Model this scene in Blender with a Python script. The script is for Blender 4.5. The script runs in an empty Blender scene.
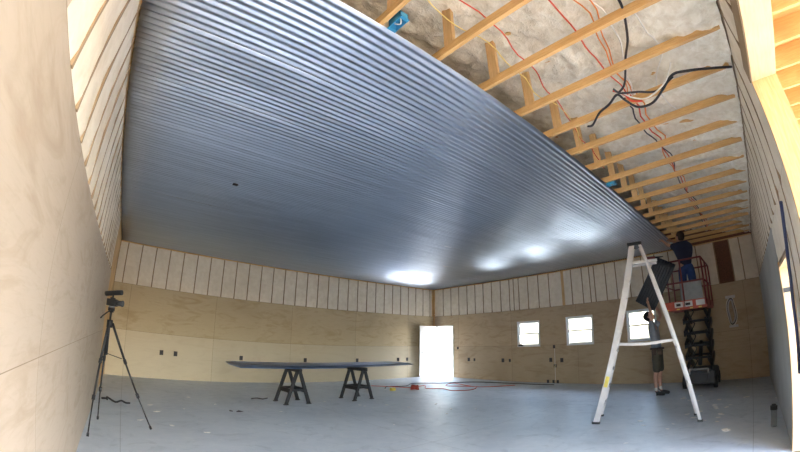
import bpy, bmesh, math, random
from mathutils import Vector, Matrix, noise
random.seed(7)
S = bpy.context.scene
COL = S.collection
V = Vector

# ------------------------------------------------------------------ materials
def newmat(name):
    m = bpy.data.materials.new(name); m.use_nodes = True
    nt = m.node_tree
    b = nt.nodes['Principled BSDF']
    return m, nt, b
def N(nt, t, **kw):
    n = nt.nodes.new(t)
    for k, v in kw.items():
        if k in n.inputs.keys(): n.inputs[k].default_value = v
        else: setattr(n, k, v)
    return n
def ramp(nt, fac, stops):
    r = nt.nodes.new('ShaderNodeValToRGB')
    e = r.color_ramp.elements
    while len(e) < len(stops): e.new(0.5)
    for i, (p, c) in enumerate(stops):
        e[i].position = p; e[i].color = (*c, 1) if len(c) == 3 else c
    nt.links.new(fac, r.inputs[0]); return r.outputs[0]
def mixc(nt, a, b, fac, blend='MIX'):
    m = nt.nodes.new('ShaderNodeMix'); m.data_type = 'RGBA'; m.blend_type = blend
    for s, v in ((m.inputs[0], fac), (m.inputs[6], a), (m.inputs[7], b)):
        if hasattr(v, 'links'): nt.links.new(v, s)
        elif isinstance(v, (int, float)): s.default_value = v
        else: s.default_value = (*v, 1)
    return m.outputs[2]
def coords(nt, scale=(1, 1, 1), src='Object'):
    tc = nt.nodes.new('ShaderNodeTexCoord'); mp = nt.nodes.new('ShaderNodeMapping')
    mp.inputs['Scale'].default_value = scale
    nt.links.new(tc.outputs[src], mp.inputs[0]); return mp.outputs[0]
def noise_tex(nt, vec, scale, detail=4, rough=0.55, dist=0.0):
    n = N(nt, 'ShaderNodeTexNoise'); n.inputs['Scale'].default_value = scale
    n.inputs['Detail'].default_value = detail; n.inputs['Roughness'].default_value = rough
    n.inputs['Distortion'].default_value = dist
    nt.links.new(vec, n.inputs['Vector']); return n.outputs['Fac']
def bump(nt, b, h, strength, dist=0.01):
    n = N(nt, 'ShaderNodeBump'); n.inputs['Strength'].default_value = strength
    n.inputs['Distance'].default_value = dist
    nt.links.new(h, n.inputs['Height']); nt.links.new(n.outputs[0], b.inputs['Normal'])
def plain(name, col, rough=0.6, metal=0.0, var=0.12, scale=9.0):
    m, nt, b = newmat(name)
    n = noise_tex(nt, coords(nt), scale)
    c = ramp(nt, n, [(0.3, tuple(x * (1 - var) for x in col)), (0.7, tuple(min(1, x * (1 + var)) for x in col))])
    nt.links.new(c, b.inputs['Base Color'])
    b.inputs['Roughness'].default_value = rough; b.inputs['Metallic'].default_value = metal
    return m
def wood(name, c1, c2, stretch=(1, 1, 1), rough=0.7):
    m, nt, b = newmat(name)
    v = coords(nt, stretch)
    n = noise_tex(nt, v, 6, 5, 0.6, 0.6)
    k = noise_tex(nt, coords(nt), 1.7, 2)
    c = ramp(nt, n, [(0.3, c1), (0.7, c2)])
    c = mixc(nt, c, tuple(x * 0.72 for x in c1), ramp(nt, k, [(0.45, (0, 0, 0)), (0.8, (0.8, 0.8, 0.8))]))
    nt.links.new(c, b.inputs['Base Color']); b.inputs['Roughness'].default_value = rough
    bump(nt, b, n, 0.25, 0.003)
    return m
def plywood(name, light, dark, seam=(0.28, 0.2, 0.13), lower=None, blotch=1.0):
    """sheets 2.44 x 1.22 laid in the mesh's UV map, which is in metres"""
    m, nt, b = newmat(name)
    uv = nt.nodes.new('ShaderNodeUVMap'); uv.uv_map = 'UVMap'
    br = N(nt, 'ShaderNodeTexBrick'); br.offset = 0.0
    br.inputs['Scale'].default_value = 1; br.inputs['Brick Width'].default_value = 2.44
    br.inputs['Row Height'].default_value = 1.22; br.inputs['Mortar Size'].default_value = 0.003
    br.inputs['Mortar Smooth'].default_value = 0.3
    br.inputs['Color1'].default_value = (0.86, 0.86, 0.86, 1); br.inputs['Color2'].default_value = (1.08, 1.06, 1.03, 1)
    br.inputs['Mortar'].default_value = (*seam, 1)
    nt.links.new(uv.outputs[0], br.inputs[0])
    mp = nt.nodes.new('ShaderNodeMapping'); mp.inputs['Scale'].default_value = (0.5, 1.6, 1)
    nt.links.new(uv.outputs[0], mp.inputs[0])
    g = noise_tex(nt, mp.outputs[0], 2.2, 6, 0.6, 1.8)
    mp2 = nt.nodes.new('ShaderNodeMapping'); mp2.inputs['Scale'].default_value = (1.5, 14, 1)
    nt.links.new(uv.outputs[0], mp2.inputs[0])
    f = noise_tex(nt, mp2.outputs[0], 3, 4, 0.6, 0.5)
    bl = noise_tex(nt, uv.outputs[0], 0.7, 3, 0.5, 0.6)
    c = ramp(nt, g, [(0.32, dark), (0.5, light), (0.72, tuple(x * 0.93 + y * 0.07 for x, y in zip(light, dark)))])
    c = mixc(nt, c, tuple(x * 0.8 for x in dark), ramp(nt, f, [(0.5, (0, 0, 0)), (0.85, (0.35, 0.35, 0.35))]))
    c = mixc(nt, c, tuple(x * 0.85 for x in dark), ramp(nt, bl, [(0.5, (0, 0, 0)), (0.8, (0.6 * blotch,) * 3)]))
    if lower:   # the bottom row of sheets is a paler grade of plywood
        sp = nt.nodes.new('ShaderNodeSeparateXYZ'); nt.links.new(uv.outputs[0], sp.inputs[0])
        lt = N(nt, 'ShaderNodeMath', operation='LESS_THAN'); lt.inputs[1].default_value = 1.22
        nt.links.new(sp.outputs[1], lt.inputs[0])
        ml = N(nt, 'ShaderNodeMath', operation='MULTIPLY'); ml.inputs[1].default_value = 0.55
        nt.links.new(lt.outputs[0], ml.inputs[0])
        c = mixc(nt, c, lower, ml.outputs[0])
    c = mixc(nt, c, br.outputs['Color'], 1.0, 'MULTIPLY')
    nt.links.new(c, b.inputs['Base Color']); b.inputs['Roughness'].default_value = 0.65
    return m

M = {}
M['ply'] = plywood('plywood_pale', (0.50, 0.42, 0.335), (0.43, 0.34, 0.255), seam=(0.45, 0.4, 0.33), blotch=0.6)
M['ply_back'] = plywood('plywood_back', (0.60, 0.49, 0.31), (0.50, 0.38, 0.22), lower=(0.72, 0.64, 0.49))
M['ply_end'] = plywood('plywood_end', (0.56, 0.44, 0.29), (0.46, 0.34, 0.21))
M['pine'] = wood('pine_lumber', (0.62, 0.36, 0.13), (0.78, 0.52, 0.24), (14, 1.2, 14))
M['pine_x'] = wood('pine_lumber_lengthwise', (0.62, 0.38, 0.15), (0.8, 0.55, 0.28), (1.2, 14, 14))
M['pine_z'] = wood('pine_lumber_upright', (0.6, 0.37, 0.15), (0.76, 0.52, 0.27), (14, 14, 1.2))
M['pine_pale'] = wood('pale_pine_board', (0.72, 0.53, 0.32), (0.84, 0.67, 0.44), (1.2, 12, 12))
M['studbrown'] = wood('stud_edge', (0.30, 0.21, 0.12), (0.42, 0.30, 0.18), (12, 12, 1.5))
M['osb'] = plain('brown_sheathing', (0.15, 0.062, 0.035), 0.8, 0, 0.35, 30)
M['gray_board'] = plain('grey_wall_board', (0.36, 0.37, 0.36), 0.6, 0, 0.12, 1.5)
M['white_paint'] = plain('white_paint', (0.82, 0.82, 0.8), 0.4, 0, 0.03)
M['vinyl'] = plain('white_vinyl', (0.8, 0.82, 0.84), 0.35, 0, 0.03)
M['black_plastic'] = plain('black_plastic', (0.012, 0.013, 0.016), 0.5)
M['dark_metal'] = plain('dark_metal', (0.05, 0.055, 0.065), 0.4, 0.6)
M['box_dark'] = plain('outlet_box', (0.05, 0.045, 0.05), 0.6)
M['red_paint'] = plain('red_orange_paint', (0.42, 0.06, 0.035), 0.45, 0, 0.2)
M['rail_red'] = plain('red_rail', (0.20, 0.035, 0.035), 0.45, 0, 0.2)
M['alu'] = plain('pale_aluminium', (0.58, 0.57, 0.58), 0.42, 0.35, 0.08)
M['yellow'] = plain('yellow_sticker', (0.75, 0.6, 0.1), 0.5)
M['blue_box'] = plain('blue_plastic', (0.05, 0.34, 0.62), 0.45)
M['wire_red'] = plain('red_cable', (0.62, 0.07, 0.03), 0.5)
M['wire_orange'] = plain('orange_cable', (0.75, 0.24, 0.05), 0.5)
M['wire_yellow'] = plain('yellow_cable', (0.8, 0.62, 0.2), 0.5)
M['wire_white'] = plain('white_cable', (0.8, 0.78, 0.72), 0.5)
M['wire_black'] = plain('black_cable', (0.02, 0.022, 0.03), 0.5)
M['wire_blue'] = plain('dark_blue_cable', (0.02, 0.03, 0.09), 0.5)
M['skin'] = plain('skin', (0.5, 0.28, 0.2), 0.55, 0, 0.06)
M['grey_shirt'] = plain('grey_shirt', (0.22, 0.25, 0.31), 0.85, 0, 0.12)
M['navy_shirt'] = plain('navy_shirt', (0.012, 0.018, 0.05), 0.85)
M['olive_shorts'] = plain('olive_shorts', (0.075, 0.068, 0.05), 0.9)
M['jeans'] = plain('blue_jeans', (0.02, 0.05, 0.16), 0.85, 0, 0.3)
M['shoe'] = plain('dark_shoes', (0.02, 0.02, 0.022), 0.6)
M['sock'] = plain('white_socks', (0.6, 0.58, 0.55), 0.9)
M['cap'] = plain('black_cap', (0.015, 0.015, 0.02), 0.8)
M['hair'] = plain('dark_hair', (0.045, 0.02, 0.012), 0.8)
M['leather'] = plain('tool_belt_leather', (0.05, 0.03, 0.022), 0.7)
M['grey_panel'] = plain('grey_panel', (0.23, 0.25, 0.26), 0.6)
M['crumb'] = plain('pale_foam_crumb', (0.88, 0.86, 0.82), 0.9)
M['gravel'] = plain('pale_gravel', (0.30, 0.31, 0.30), 0.9, 0, 0.05, 3)
M['dirt'] = plain('brown_earth', (0.16, 0.135, 0.10), 0.9, 0, 0.2, 2)
M['decal'] = plain('white_decal', (0.6, 0.6, 0.6), 0.5)

# sprayed foam
def foam_mat(name, a, b_, bs=0.6, sc=10.0):
    m, nt, b = newmat(name)
    v = coords(nt)
    n1 = noise_tex(nt, v, sc, 6, 0.6, 0.3); n2 = noise_tex(nt, v, 1.3, 3)
    c = ramp(nt, n1, [(0.3, a), (0.62, b_)])
    c = mixc(nt, c, tuple(x * 0.86 for x in a), ramp(nt, n2, [(0.45, (0, 0, 0)), (0.75, (0.6, 0.6, 0.6))]))
    nt.links.new(c, b.inputs['Base Color']); b.inputs['Roughness'].default_value = 0.85
    bump(nt, b, n1, bs, 0.03)
    return m
M['foam_wall'] = foam_mat('wall_foam', (0.76, 0.68, 0.55), (0.87, 0.80, 0.68), 0.25, 7)
M['foam_roof'] = foam_mat('roof_foam', (0.74, 0.67, 0.53), (0.94, 0.90, 0.79), 0.9, 11)

# galvanised ceiling
m, nt, b = newmat('galvanised_steel'); M['metal'] = m
v = coords(nt, (0.25, 5, 1)); n = noise_tex(nt, v, 3, 4); v2 = coords(nt); n2 = noise_tex(nt, v2, 0.8, 3)
c = ramp(nt, n, [(0.3, (0.47, 0.53, 0.63)), (0.7, (0.57, 0.63, 0.74))])
nt.links.new(c, b.inputs['Base Color']); b.inputs['Metallic'].default_value = 1
r = ramp(nt, n2, [(0.3, (0.277,) * 3), (0.7, (0.30,) * 3)]); nt.links.new(r, b.inputs['Roughness'])
m, nt, b = newmat('galvanised_sheet_blue'); M['metal_blue'] = m
b.inputs['Base Color'].default_value = (0.22, 0.36, 0.62, 1); b.inputs['Metallic'].default_value = 0.7; b.inputs['Roughness'].default_value = 0.35
c = ramp(nt, noise_tex(nt, coords(nt), 4), [(0.3, (0.2, 0.33, 0.58)), (0.7, (0.26, 0.41, 0.66))]); nt.links.new(c, b.inputs['Base Color'])
# concrete floor
m, nt, b = newmat('concrete'); M['concrete'] = m
v = coords(nt); n1 = noise_tex(nt, v, 0.55, 6, 0.65, 0.8); n2 = noise_tex(nt, v, 5, 8, 0.7); n3 = noise_tex(nt, v, 2.3, 5, 0.6, 1.5)
c = ramp(nt, n1, [(0.3, (0.46, 0.51, 0.56)), (0.7, (0.60, 0.65, 0.69))])
c = mixc(nt, c, (0.70, 0.72, 0.73), ramp(nt, n2, [(0.5, (0, 0, 0)), (0.75, (0.5, 0.5, 0.5))]))
c = mixc(nt, c, (0.33, 0.37, 0.40), ramp(nt, n3, [(0.55, (0, 0, 0)), (0.75, (0.55, 0.55, 0.55))]))
br = N(nt, 'ShaderNodeTexBrick'); br.offset = 0; br.inputs['Scale'].default_value = 1
br.inputs['Brick Width'].default_value = 3.9; br.inputs['Row Height'].default_value = 3.9; br.inputs['Mortar Size'].default_value = 0.004
br.inputs['Color1'].default_value = (1, 1, 1, 1); br.inputs['Color2'].default_value = (1, 1, 1, 1); br.inputs['Mortar'].default_value = (0.6, 0.6, 0.6, 1)
nt.links.new(coords(nt), br.inputs[0]); c = mixc(nt, c, br.outputs[0], 1.0, 'MULTIPLY')
nt.links.new(c, b.inputs['Base Color'])
r = ramp(nt, n3, [(0.3, (0.42,) * 3), (0.7, (0.62,) * 3)]); nt.links.new(r, b.inputs['Roughness'])
bump(nt, b, n2, 0.12, 0.004)
# glass
m = bpy.data.materials.new('window_glass'); m.use_nodes = True; M['glass'] = m
nt = m.node_tree; nt.nodes.clear()
o = nt.nodes.new('ShaderNodeOutputMaterial'); t = nt.nodes.new('ShaderNodeBsdfTransparent'); g = nt.nodes.new('ShaderNodeBsdfGlossy')
g.inputs['Roughness'].default_value = 0.02; t.inputs[0].default_value = (0.93, 0.96, 0.96, 1)
mx = nt.nodes.new('ShaderNodeMixShader'); fr = nt.nodes.new('ShaderNodeFresnel'); fr.inputs[0].default_value = 1.35
nt.links.new(fr.outputs[0], mx.inputs[0]); nt.links.new(t.outputs[0], mx.inputs[1]); nt.links.new(g.outputs[0], mx.inputs[2]); nt.links.new(mx.outputs[0], o.inputs[0])

# ------------------------------------------------------------------ mesh helpers
def bm_box(bm, lo, hi, mi=0, mat=None):
    vs = [V((x, y, z)) for z in (lo[2], hi[2]) for y in (lo[1], hi[1]) for x in (lo[0], hi[0])]
    if mat: vs = [mat @ p for p in vs]
    vv = [bm.verts.new(p) for p in vs]
    for f in ((0, 2, 3, 1), (4, 5, 7, 6), (0, 1, 5, 4), (1, 3, 7, 5), (3, 2, 6, 7), (2, 0, 4, 6)):
        bm.faces.new([vv[i] for i in f]).material_index = mi
def frame_of(d):
    d = d.normalized(); u = V((0, 0, 1)) if abs(d.z) < 0.9 else V((1, 0, 0))
    a = d.cross(u).normalized(); return a, a.cross(d).normalized()
def bm_bar(bm, a, b, w, t, up=None, mi=0):
    """rectangular bar from a to b, w wide across 'side', t thick along up"""
    a, b = V(a), V(b); d = (b - a).normalized()
    if up is None: s, u = frame_of(d)
    else:
        s = d.cross(V(up)).normalized(); u = s.cross(d).normalized()
    vv = []
    for p in (a, b):
        for i, j in ((-1, -1), (1, -1), (1, 1), (-1, 1)): vv.append(bm.verts.new(p + s * i * w / 2 + u * j * t / 2))
    for f in ((3, 2, 1, 0), (4, 5, 6, 7), (0, 1, 5, 4), (1, 2, 6, 5), (2, 3, 7, 6), (3, 0, 4, 7)):
        bm.faces.new([vv[i] for i in f]).material_index = mi
def bm_tube(bm, pts, r, seg=8, mi=0, r2=None):
    pts = [V(p) for p in pts]; rings = []
    n = len(pts)
    for i, p in enumerate(pts):
        d = (pts[min(i + 1, n - 1)] - pts[max(i - 1, 0)])
        a, c = frame_of(d)
        rr = r if r2 is None else r + (r2 - r) * i / (n - 1)
        rings.append([bm.verts.new(p + (a * math.cos(k * 2 * math.pi / seg) + c * math.sin(k * 2 * math.pi / seg)) * rr) for k in range(seg)])
    for q, w in zip(rings, rings[1:]):
        for k in range(seg):
            f = bm.faces.new((q[k], q[(k + 1) % seg], w[(k + 1) % seg], w[k])); f.smooth = True; f.material_index = mi
    bm.faces.new(rings[0][::-1]).material_index = mi; bm.faces.new(rings[-1]).material_index = mi
def spline(pts, k=6):
    pts = [V(p) for p in pts]; out = []
    for i in range(len(pts) - 1):
        p0, p1, p2, p3 = pts[max(i - 1, 0)], pts[i], pts[i + 1], pts[min(i + 2, len(pts) - 1)]
        for j in range(k):
            t = j / k
            out.append(0.5 * ((2 * p1) + (p2 - p0) * t + (2 * p0 - 5 * p1 + 4 * p2 - p3) * t * t + (3 * p1 - p0 - 3 * p2 + p3) * t ** 3))
    out.append(pts[-1]); return out
def link(name, bm, mats, parent=None, smooth=False, bevel=0):
    bmesh.ops.recalc_face_normals(bm, faces=bm.faces)
    me = bpy.data.meshes.new(name); bm.to_mesh(me); bm.free()
    for mm in (mats if isinstance(mats, (list, tuple)) else [mats]): me.materials.append(M[mm])
    if smooth:
        for p in me.polygons: p.use_smooth = True
    o = bpy.data.objects.new(name, me); COL.objects.link(o)
    if parent: o.parent = parent; o.matrix_parent_inverse = Matrix.Translation(-parent.location) if False else Matrix()
    if bevel:
        md = o.modifiers.new('Bevel', 'BEVEL'); md.width = bevel; md.segments = 2; md.limit_method = 'ANGLE'
    return o
def B(): return bmesh.new()
def tag(o, label, cat, group=None, kind=None):
    o['label'] = label; o['category'] = cat
    if group: o['group'] = group
    if kind: o['kind'] = kind
    return o
def thing(name, label, cat, loc=(0, 0, 0), rz=0, group=None):
    o = bpy.data.objects.new(name, None); COL.objects.link(o); o.location = loc; o.rotation_euler = (0, 0, rz)
    o.empty_display_size = 0.1
    return tag(o, label, cat, group)
def struct(o): o['kind'] = 'structure'; return o
def child_abs(o, parent):
    """mesh was made in world coordinates: shift it to the parent's frame (parents are unrotated here)"""
    o.parent = parent; o.location = -V(parent.location); return o
def dup(root, loc, rz=None, label=None):
    r = root.copy(); COL.objects.link(r); r.location = loc
    if rz is not None: r.rotation_euler = (0, 0, rz)
    if label: r['label'] = label
    for ch in list(root.children):
        c = ch.copy(); COL.objects.link(c); c.parent = r
        for g in list(ch.children):
            d = g.copy(); COL.objects.link(d); d.parent = c
    return r

# ------------------------------------------------------------------ room dimensions (metres, floor z=0, lens at 0,0,1.5)
LX, AY, BX, RY = -0.4825, 11.15, 11.16, -0.439
CZ, PZ, EY = 3.578, 2.441, 1.559
T = 0.17
HX, HZ = 2.8, 3.06            # big doorway: right jamb and head
D2 = (4.0, 5.0, 2.0)          # small doorway in the right wall

def uvgrid(bm, o, e1, e2, n, holes=(), off=0.0, mi=0):
    pass
def panel_wall(name, axis, coord, a0, a1, z0, z1, holes, th, mats, parent=None, out=1):
    """flat wall slab with rectangular holes, faces at 'coord', thickness going outward (out sign). UVs in metres."""
    bm = B(); uvl = bm.loops.layers.uv.new('UVMap')
    xs = sorted({a0, a1, *[h[0] for h in holes], *[h[1] for h in holes]})
    zs = sorted({z0, z1, *[h[2] for h in holes], *[h[3] for h in holes]})
    xs = [x for x in xs if a0 <= x <= a1]; zs = [z for z in zs if z0 <= z <= z1]
    def P(a, z, d): return (coord + d, a, z) if axis == 'x' else (a, coord + d, z)
    def solid(i, j):
        if i < 0 or j < 0 or i >= len(xs) - 1 or j >= len(zs) - 1: return False
        a, z = (xs[i] + xs[i + 1]) / 2, (zs[j] + zs[j + 1]) / 2
        return not any(h[0] < a < h[1] and h[2] < z < h[3] for h in holes)
    d0, d1 = 0.0, th * out
    def quad(c):
        f = bm.faces.new([bm.verts.new(P(*q)) for q in c])
        for l, q in zip(f.loops, c): l[uvl].uv = (q[0], q[1])
    for i in range(len(xs) - 1):
        for j in range(len(zs) - 1):
            if not solid(i, j): continue
            a, b_, c, d = xs[i], xs[i + 1], zs[j], zs[j + 1]
            quad([(a, c, d0), (b_, c, d0), (b_, d, d0), (a, d, d0)]); quad([(a, c, d1), (b_, c, d1), (b_, d, d1), (a, d, d1)])
            if not solid(i - 1, j): quad([(a, c, d0), (a, d, d0), (a, d, d1), (a, c, d1)])
            if not solid(i + 1, j): quad([(b_, c, d0), (b_, d, d0), (b_, d, d1), (b_, c, d1)])
            if not solid(i, j - 1): quad([(a, c, d0), (b_, c, d0), (b_, c, d1), (a, c, d1)])
            if not solid(i, j + 1): quad([(a, d, d0), (b_, d, d0), (b_, d, d1), (a, d, d1)])
    bmesh.ops.remove_doubles(bm, verts=bm.verts, dist=1e-5)
    return link(name, bm, mats, parent)
def foam_slab(name, axis, coord, a0, a1, z0, z1, inward, parent, mat='foam_wall', amp=0.010, step=0.07, mid=0.012):
    """sprayed foam between studs, a gently lumpy sheet standing proud of the wall"""
    bm = B(); na = max(2, int((a1 - a0) / step)); nz = max(2, int((z1 - z0) / step)); g = []
    for i in range(na + 1):
        row = []
        for j in range(nz + 1):
            a = a0 + (a1 - a0) * i / na; z = z0 + (z1 - z0) * j / nz
            d = mid + amp * noise.noise(V((a * 2.5, z * 2.5, coord))) + amp * 0.6 * noise.noise(V((a * 9, z * 9, coord)))
            if i in (0, na) or j in (0, nz): d = 0.0
            row.append(bm.verts.new((coord + inward * d, a, z) if axis == 'x' else (a, coord + inward * d, z)))
        g.append(row)
    for i in range(na):
        for j in range(nz):
            bm.faces.new((g[i][j], g[i + 1][j], g[i + 1][j + 1], g[i][j + 1])).smooth = True
    return link(name, bm, mat, parent)
def stud(axis, coord, a, z0, z1, inward, parent, w=0.034, mat='studbrown', proud=0.022):
    bm = B()
    if axis == 'x': bm_box(bm, (min(coord, coord + inward * proud), a - w / 2, z0), (max(coord, coord + inward * proud), a + w / 2, z1))
    else: bm_box(bm, (a - w / 2, min(coord, coord + inward * proud), z0), (a + w / 2, max(coord, coord + inward * proud), z1))
    return link('stud', bm, mat, parent)

# ---- left wall
NY = -0.9
wl = struct(panel_wall('wall_left', 'x', LX - 0.012, RY - T, AY + 0.15, -0.02, 4.2, [], T, 'pine_z', out=-1))
panel_wall('plywood_sheeting', 'x', LX, RY - T, 8.75, 0.0, PZ, [], 0.012, 'ply', wl, -1)
panel_wall('plywood_sheeting', 'x', LX, RY - T, 1.19, PZ + 0.002, CZ, [], 0.012, 'ply', wl, -1)
foam_slab('spray_foam', 'x', LX - 0.011, 1.2, 8.55, PZ + 0.005, CZ - 0.02, 1, wl)
y = 1.55
while y < 8.5:
    stud('x', LX - 0.011, y, PZ, CZ - 0.02, 1, wl, 0.03, proud=0.019); y += 0.385
# ---- back-left wall (long plywood wall)
wa = struct(panel_wall('wall_back_left', 'y', AY + 0.012, LX - T, BX + T, -0.02, 4.2, [], T, 'studbrown', out=1))
panel_wall('plywood_sheeting', 'y', AY, LX, BX, 0, PZ, [], 0.012, 'ply_back', wa, 1)
foam_slab('spray_foam', 'y', AY + 0.011, LX, BX, PZ + 0.003, CZ - 0.03, -1, wa)
for k in range(29):
    stud('y', AY + 0.011, -0.27 + 0.401 * k, PZ, CZ - 0.03, -1, wa, 0.03)
bm = B(); bm_box(bm, (LX, AY - 0.012, CZ - 0.04), (BX, AY + 0.011, CZ - 0.012)); link('top_plate', bm, 'pine_x', wa)
# ---- back-right wall with door and three windows
DOOR = (10.02, 10.94, 0.0, 2.05)
WINS = [(6.20, 7.08, 1.18, 2.04), (4.34, 5.25, 1.18, 2.07), (2.42, 3.30, 1.18, 2.07)]
holes = [DOOR] + WINS
wb = struct(panel_wall('wall_back_right', 'x', BX + 0.012, RY - T, AY + T, -0.02, 4.2, holes, T, 'osb', out=1))
panel_wall('plywood_sheeting', 'x', BX, RY, AY, 0, PZ, holes, 0.012, 'ply_end', wb, 1)
foam_slab('spray_foam', 'x', BX + 0.011, 0.60, AY, PZ + 0.003, CZ - 0.03, -1, wb)
foam_slab('spray_foam', 'x', BX + 0.011, RY, 0.19, PZ + 0.003, CZ - 0.03, -1, wb)
for a in (10.57, 10.14, 9.72, 9.3, 8.9, 8.51, 8.12, 7.72, 7.34, 7.16, 6.95, 6.58, 6.17, 5.77, 4.96, 4.59, 4.34, 4.18, 3.82, 3.49, 3.08, 2.68, 2.5, 2.28, 1.88, 1.5, 1.1, 0.6, 0.19, -0.08):
    stud('x', BX + 0.011, a, PZ, CZ - 0.03, -1, wb, 0.03)
stud('x', BX + 0.011, 5.27, PZ, CZ - 0.03, -1, wb, 0.09, 'pine_z')
bm = B(); bm_box(bm, (BX - 0.012, RY, CZ - 0.04), (BX + 0.011, AY, CZ - 0.012)); link('top_plate', bm, 'pine_x', wb)
# ---- right wall with the big doorway the photo is taken from, and a smaller doorway
holes = [(-0.25, HX, 0.0, HZ), (D2[0], D2[1], 0.0, D2[2])]
wr = struct(panel_wall('wall_right', 'y', RY - 0.012, LX - T, BX + T, -0.02, 4.2, holes, T - 0.012, 'studbrown', out=-1))
panel_wall('wall_board', 'y', RY, 5.07, BX, 0, PZ, [], 0.012, 'gray_board', wr, -1)
foam_slab('spray_foam', 'y', RY - 0.011, HX + 0.05, BX, PZ + 0.003, CZ - 0.0, 1, wr, 'foam_wall', 0.004)
foam_slab('spray_foam', 'y', RY - 0.011, LX, HX + 0.05, 3.20, CZ - 0.0, 1, wr, 'foam_wall', 0.004)
foam_slab('spray_foam', 'y', RY - 0.011, HX + 0.05, D2[0] - 0.04, 0.02, PZ, 1, wr, 'foam_wall', 0.004)
foam_slab('spray_foam', 'y', RY - 0.011, D2[0] - 0.04, 5.07, D2[2] + 0.05, PZ, 1, wr, 'foam_wall', 0.004)
for k in range(20):
    a = 3.2 + 0.4 * k
    stud('y', RY - 0.011, a, PZ if a > 3.9 else 0.02, CZ - 0.01, 1, wr, 0.03, proud=0.016)
for k in range(7): stud('y', RY - 0.011, 0.2 + 0.4 * k, 3.2, CZ - 0.01, 1, wr, 0.03, proud=0.016)
# doorway linings
t1 = struct(bpy.data.objects.new('trim_1', None)); COL.objects.link(t1)
bm = B(); bm_box(bm, (-0.25, RY - T - 0.01, HZ - 0.038), (HX, RY + 0.004, HZ)); child_abs(link('header_soffit', bm, 'pine_pale'), t1)
bm = B(); bm_box(bm, (LX, RY - 0.011, HZ + 0.002), (HX + 0.05, RY + 0.006, 3.2)); child_abs(link('header_face', bm, 'studbrown'), t1)
bm = B(); bm_box(bm, (HX - 0.03, RY - T - 0.01, 0), (HX - 0.0005, RY + 0.004, HZ - 0.038)); child_abs(link('jamb_post', bm, 'pine_z'), t1)
bm = B(); bm_box(bm, (-0.2495, RY - T - 0.01, 0), (-0.22, RY + 0.004, HZ - 0.038)); child_abs(link('jamb_post', bm, 'pine_z'), t1)
t2 = struct(bpy.data.objects.new('trim_2', None)); COL.objects.link(t2)
for nm, lo, hi, mt in (('jamb_post', (D2[1] - 0.03, RY - T - 0.01, 0), (D2[1], RY + 0.004, D2[2]), 'pine_pale'),
                       ('jamb_post', (D2[0], RY - T - 0.01, 0), (D2[0] + 0.03, RY + 0.004, D2[2]), 'pine_pale'),
                       ('door_head', (D2[0], RY - T - 0.01, D2[2] - 0.03), (D2[1], RY + 0.004, D2[2]), 'pine_pale'),
                       ('stud_edge', (D2[1], RY - 0.011, 0), (D2[1] + 0.07, RY + 0.006, D2[2] + 0.04), 'pine_z'),
                       ('hinge_leaf', (D2[1] - 0.036, RY - 0.15, 1.70), (D2[1] - 0.031, RY + 0.0, 1.75), 'dark_metal')):
    bm = B(); bm_box(bm, lo, hi); child_abs(link(nm, bm, mt), t2)

# ---- floor, outside ground
bm = B(); bm_box(bm, (LX - T, RY - T - 0.1, -0.12), (BX + T, AY + T, 0)); f = link('floor', bm, 'concrete'); struct(f)
bm = B(); bm_box(bm, (-60, -60, -0.4), (70, 70, -0.13)); f = link('floor_outside', bm, 'dirt'); struct(f)
bm = B(); bm_box(bm, (BX + T + 0.02, -8, -0.13), (BX + 22, 26, -0.10)); f = link('floor_yard', bm, 'gravel'); struct(f)

# ---- metal ceiling: corrugated sheets running along X, lapped every 0.816 m
cei = struct(bpy.data.objects.new('ceiling', None)); COL.objects.link(cei)
P0 = 0.068
rs = random.Random(3)
y0 = EY; k = 0
while y0 < AY - 0.05:
    y1 = min(y0 + 12 * P0, AY - 0.005)
    bm = B(); ns = int((y1 - y0) / P0 * 8); nx = 44; rows = []
    tilt = rs.uniform(-0.003, 0.003); ph = rs.uniform(0, 6)
    for i in range(nx + 1):
        x = LX + 0.004 + (BX - LX - 0.012) * i / nx
        sag = 0.0025 * math.sin(x * 2 * math.pi / 1.16 + ph) + 0.006 * noise.noise(V((x * 0.7, y0, 0)))
        rows.append([bm.verts.new((x, y0 + (y1 - y0) * j / ns, CZ + 0.004 + sag * 0.6 + tilt * (j / ns - 0.5) * 2 + (0.0078 + 0.0026 * noise.noise(V((x * 0.9, (k * 12 + j // 8) * 0.83, 5)))) * math.cos(2 * math.pi * (y0 + (y1 - y0) * j / ns - EY) / P0))) for j in range(ns + 1)])
    for i in range(nx):
        for j in range(ns):
            bm.faces.new((rows[i][j], rows[i + 1][j], rows[i + 1][j + 1], rows[i][j + 1])).smooth = True
    o = link('metal_sheet', bm, 'metal', cei); o.location.z = -0.0012 * (k % 2)
    md = o.modifiers.new('Solid', 'SOLIDIFY'); md.thickness = 0.0008; md.offset = 1
    y0 += 12 * P0; k += 1
# small dark hole in the metal
bm = B(); bm_box(bm, (1.13, 5.14, CZ - 0.016), (1.20, 5.20, CZ - 0.004)); tag(link('ceiling_box', bm, 'box_dark'), 'small dark electrical box on the corrugated metal ceiling, near the long plywood wall', 'electrical box')

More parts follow.
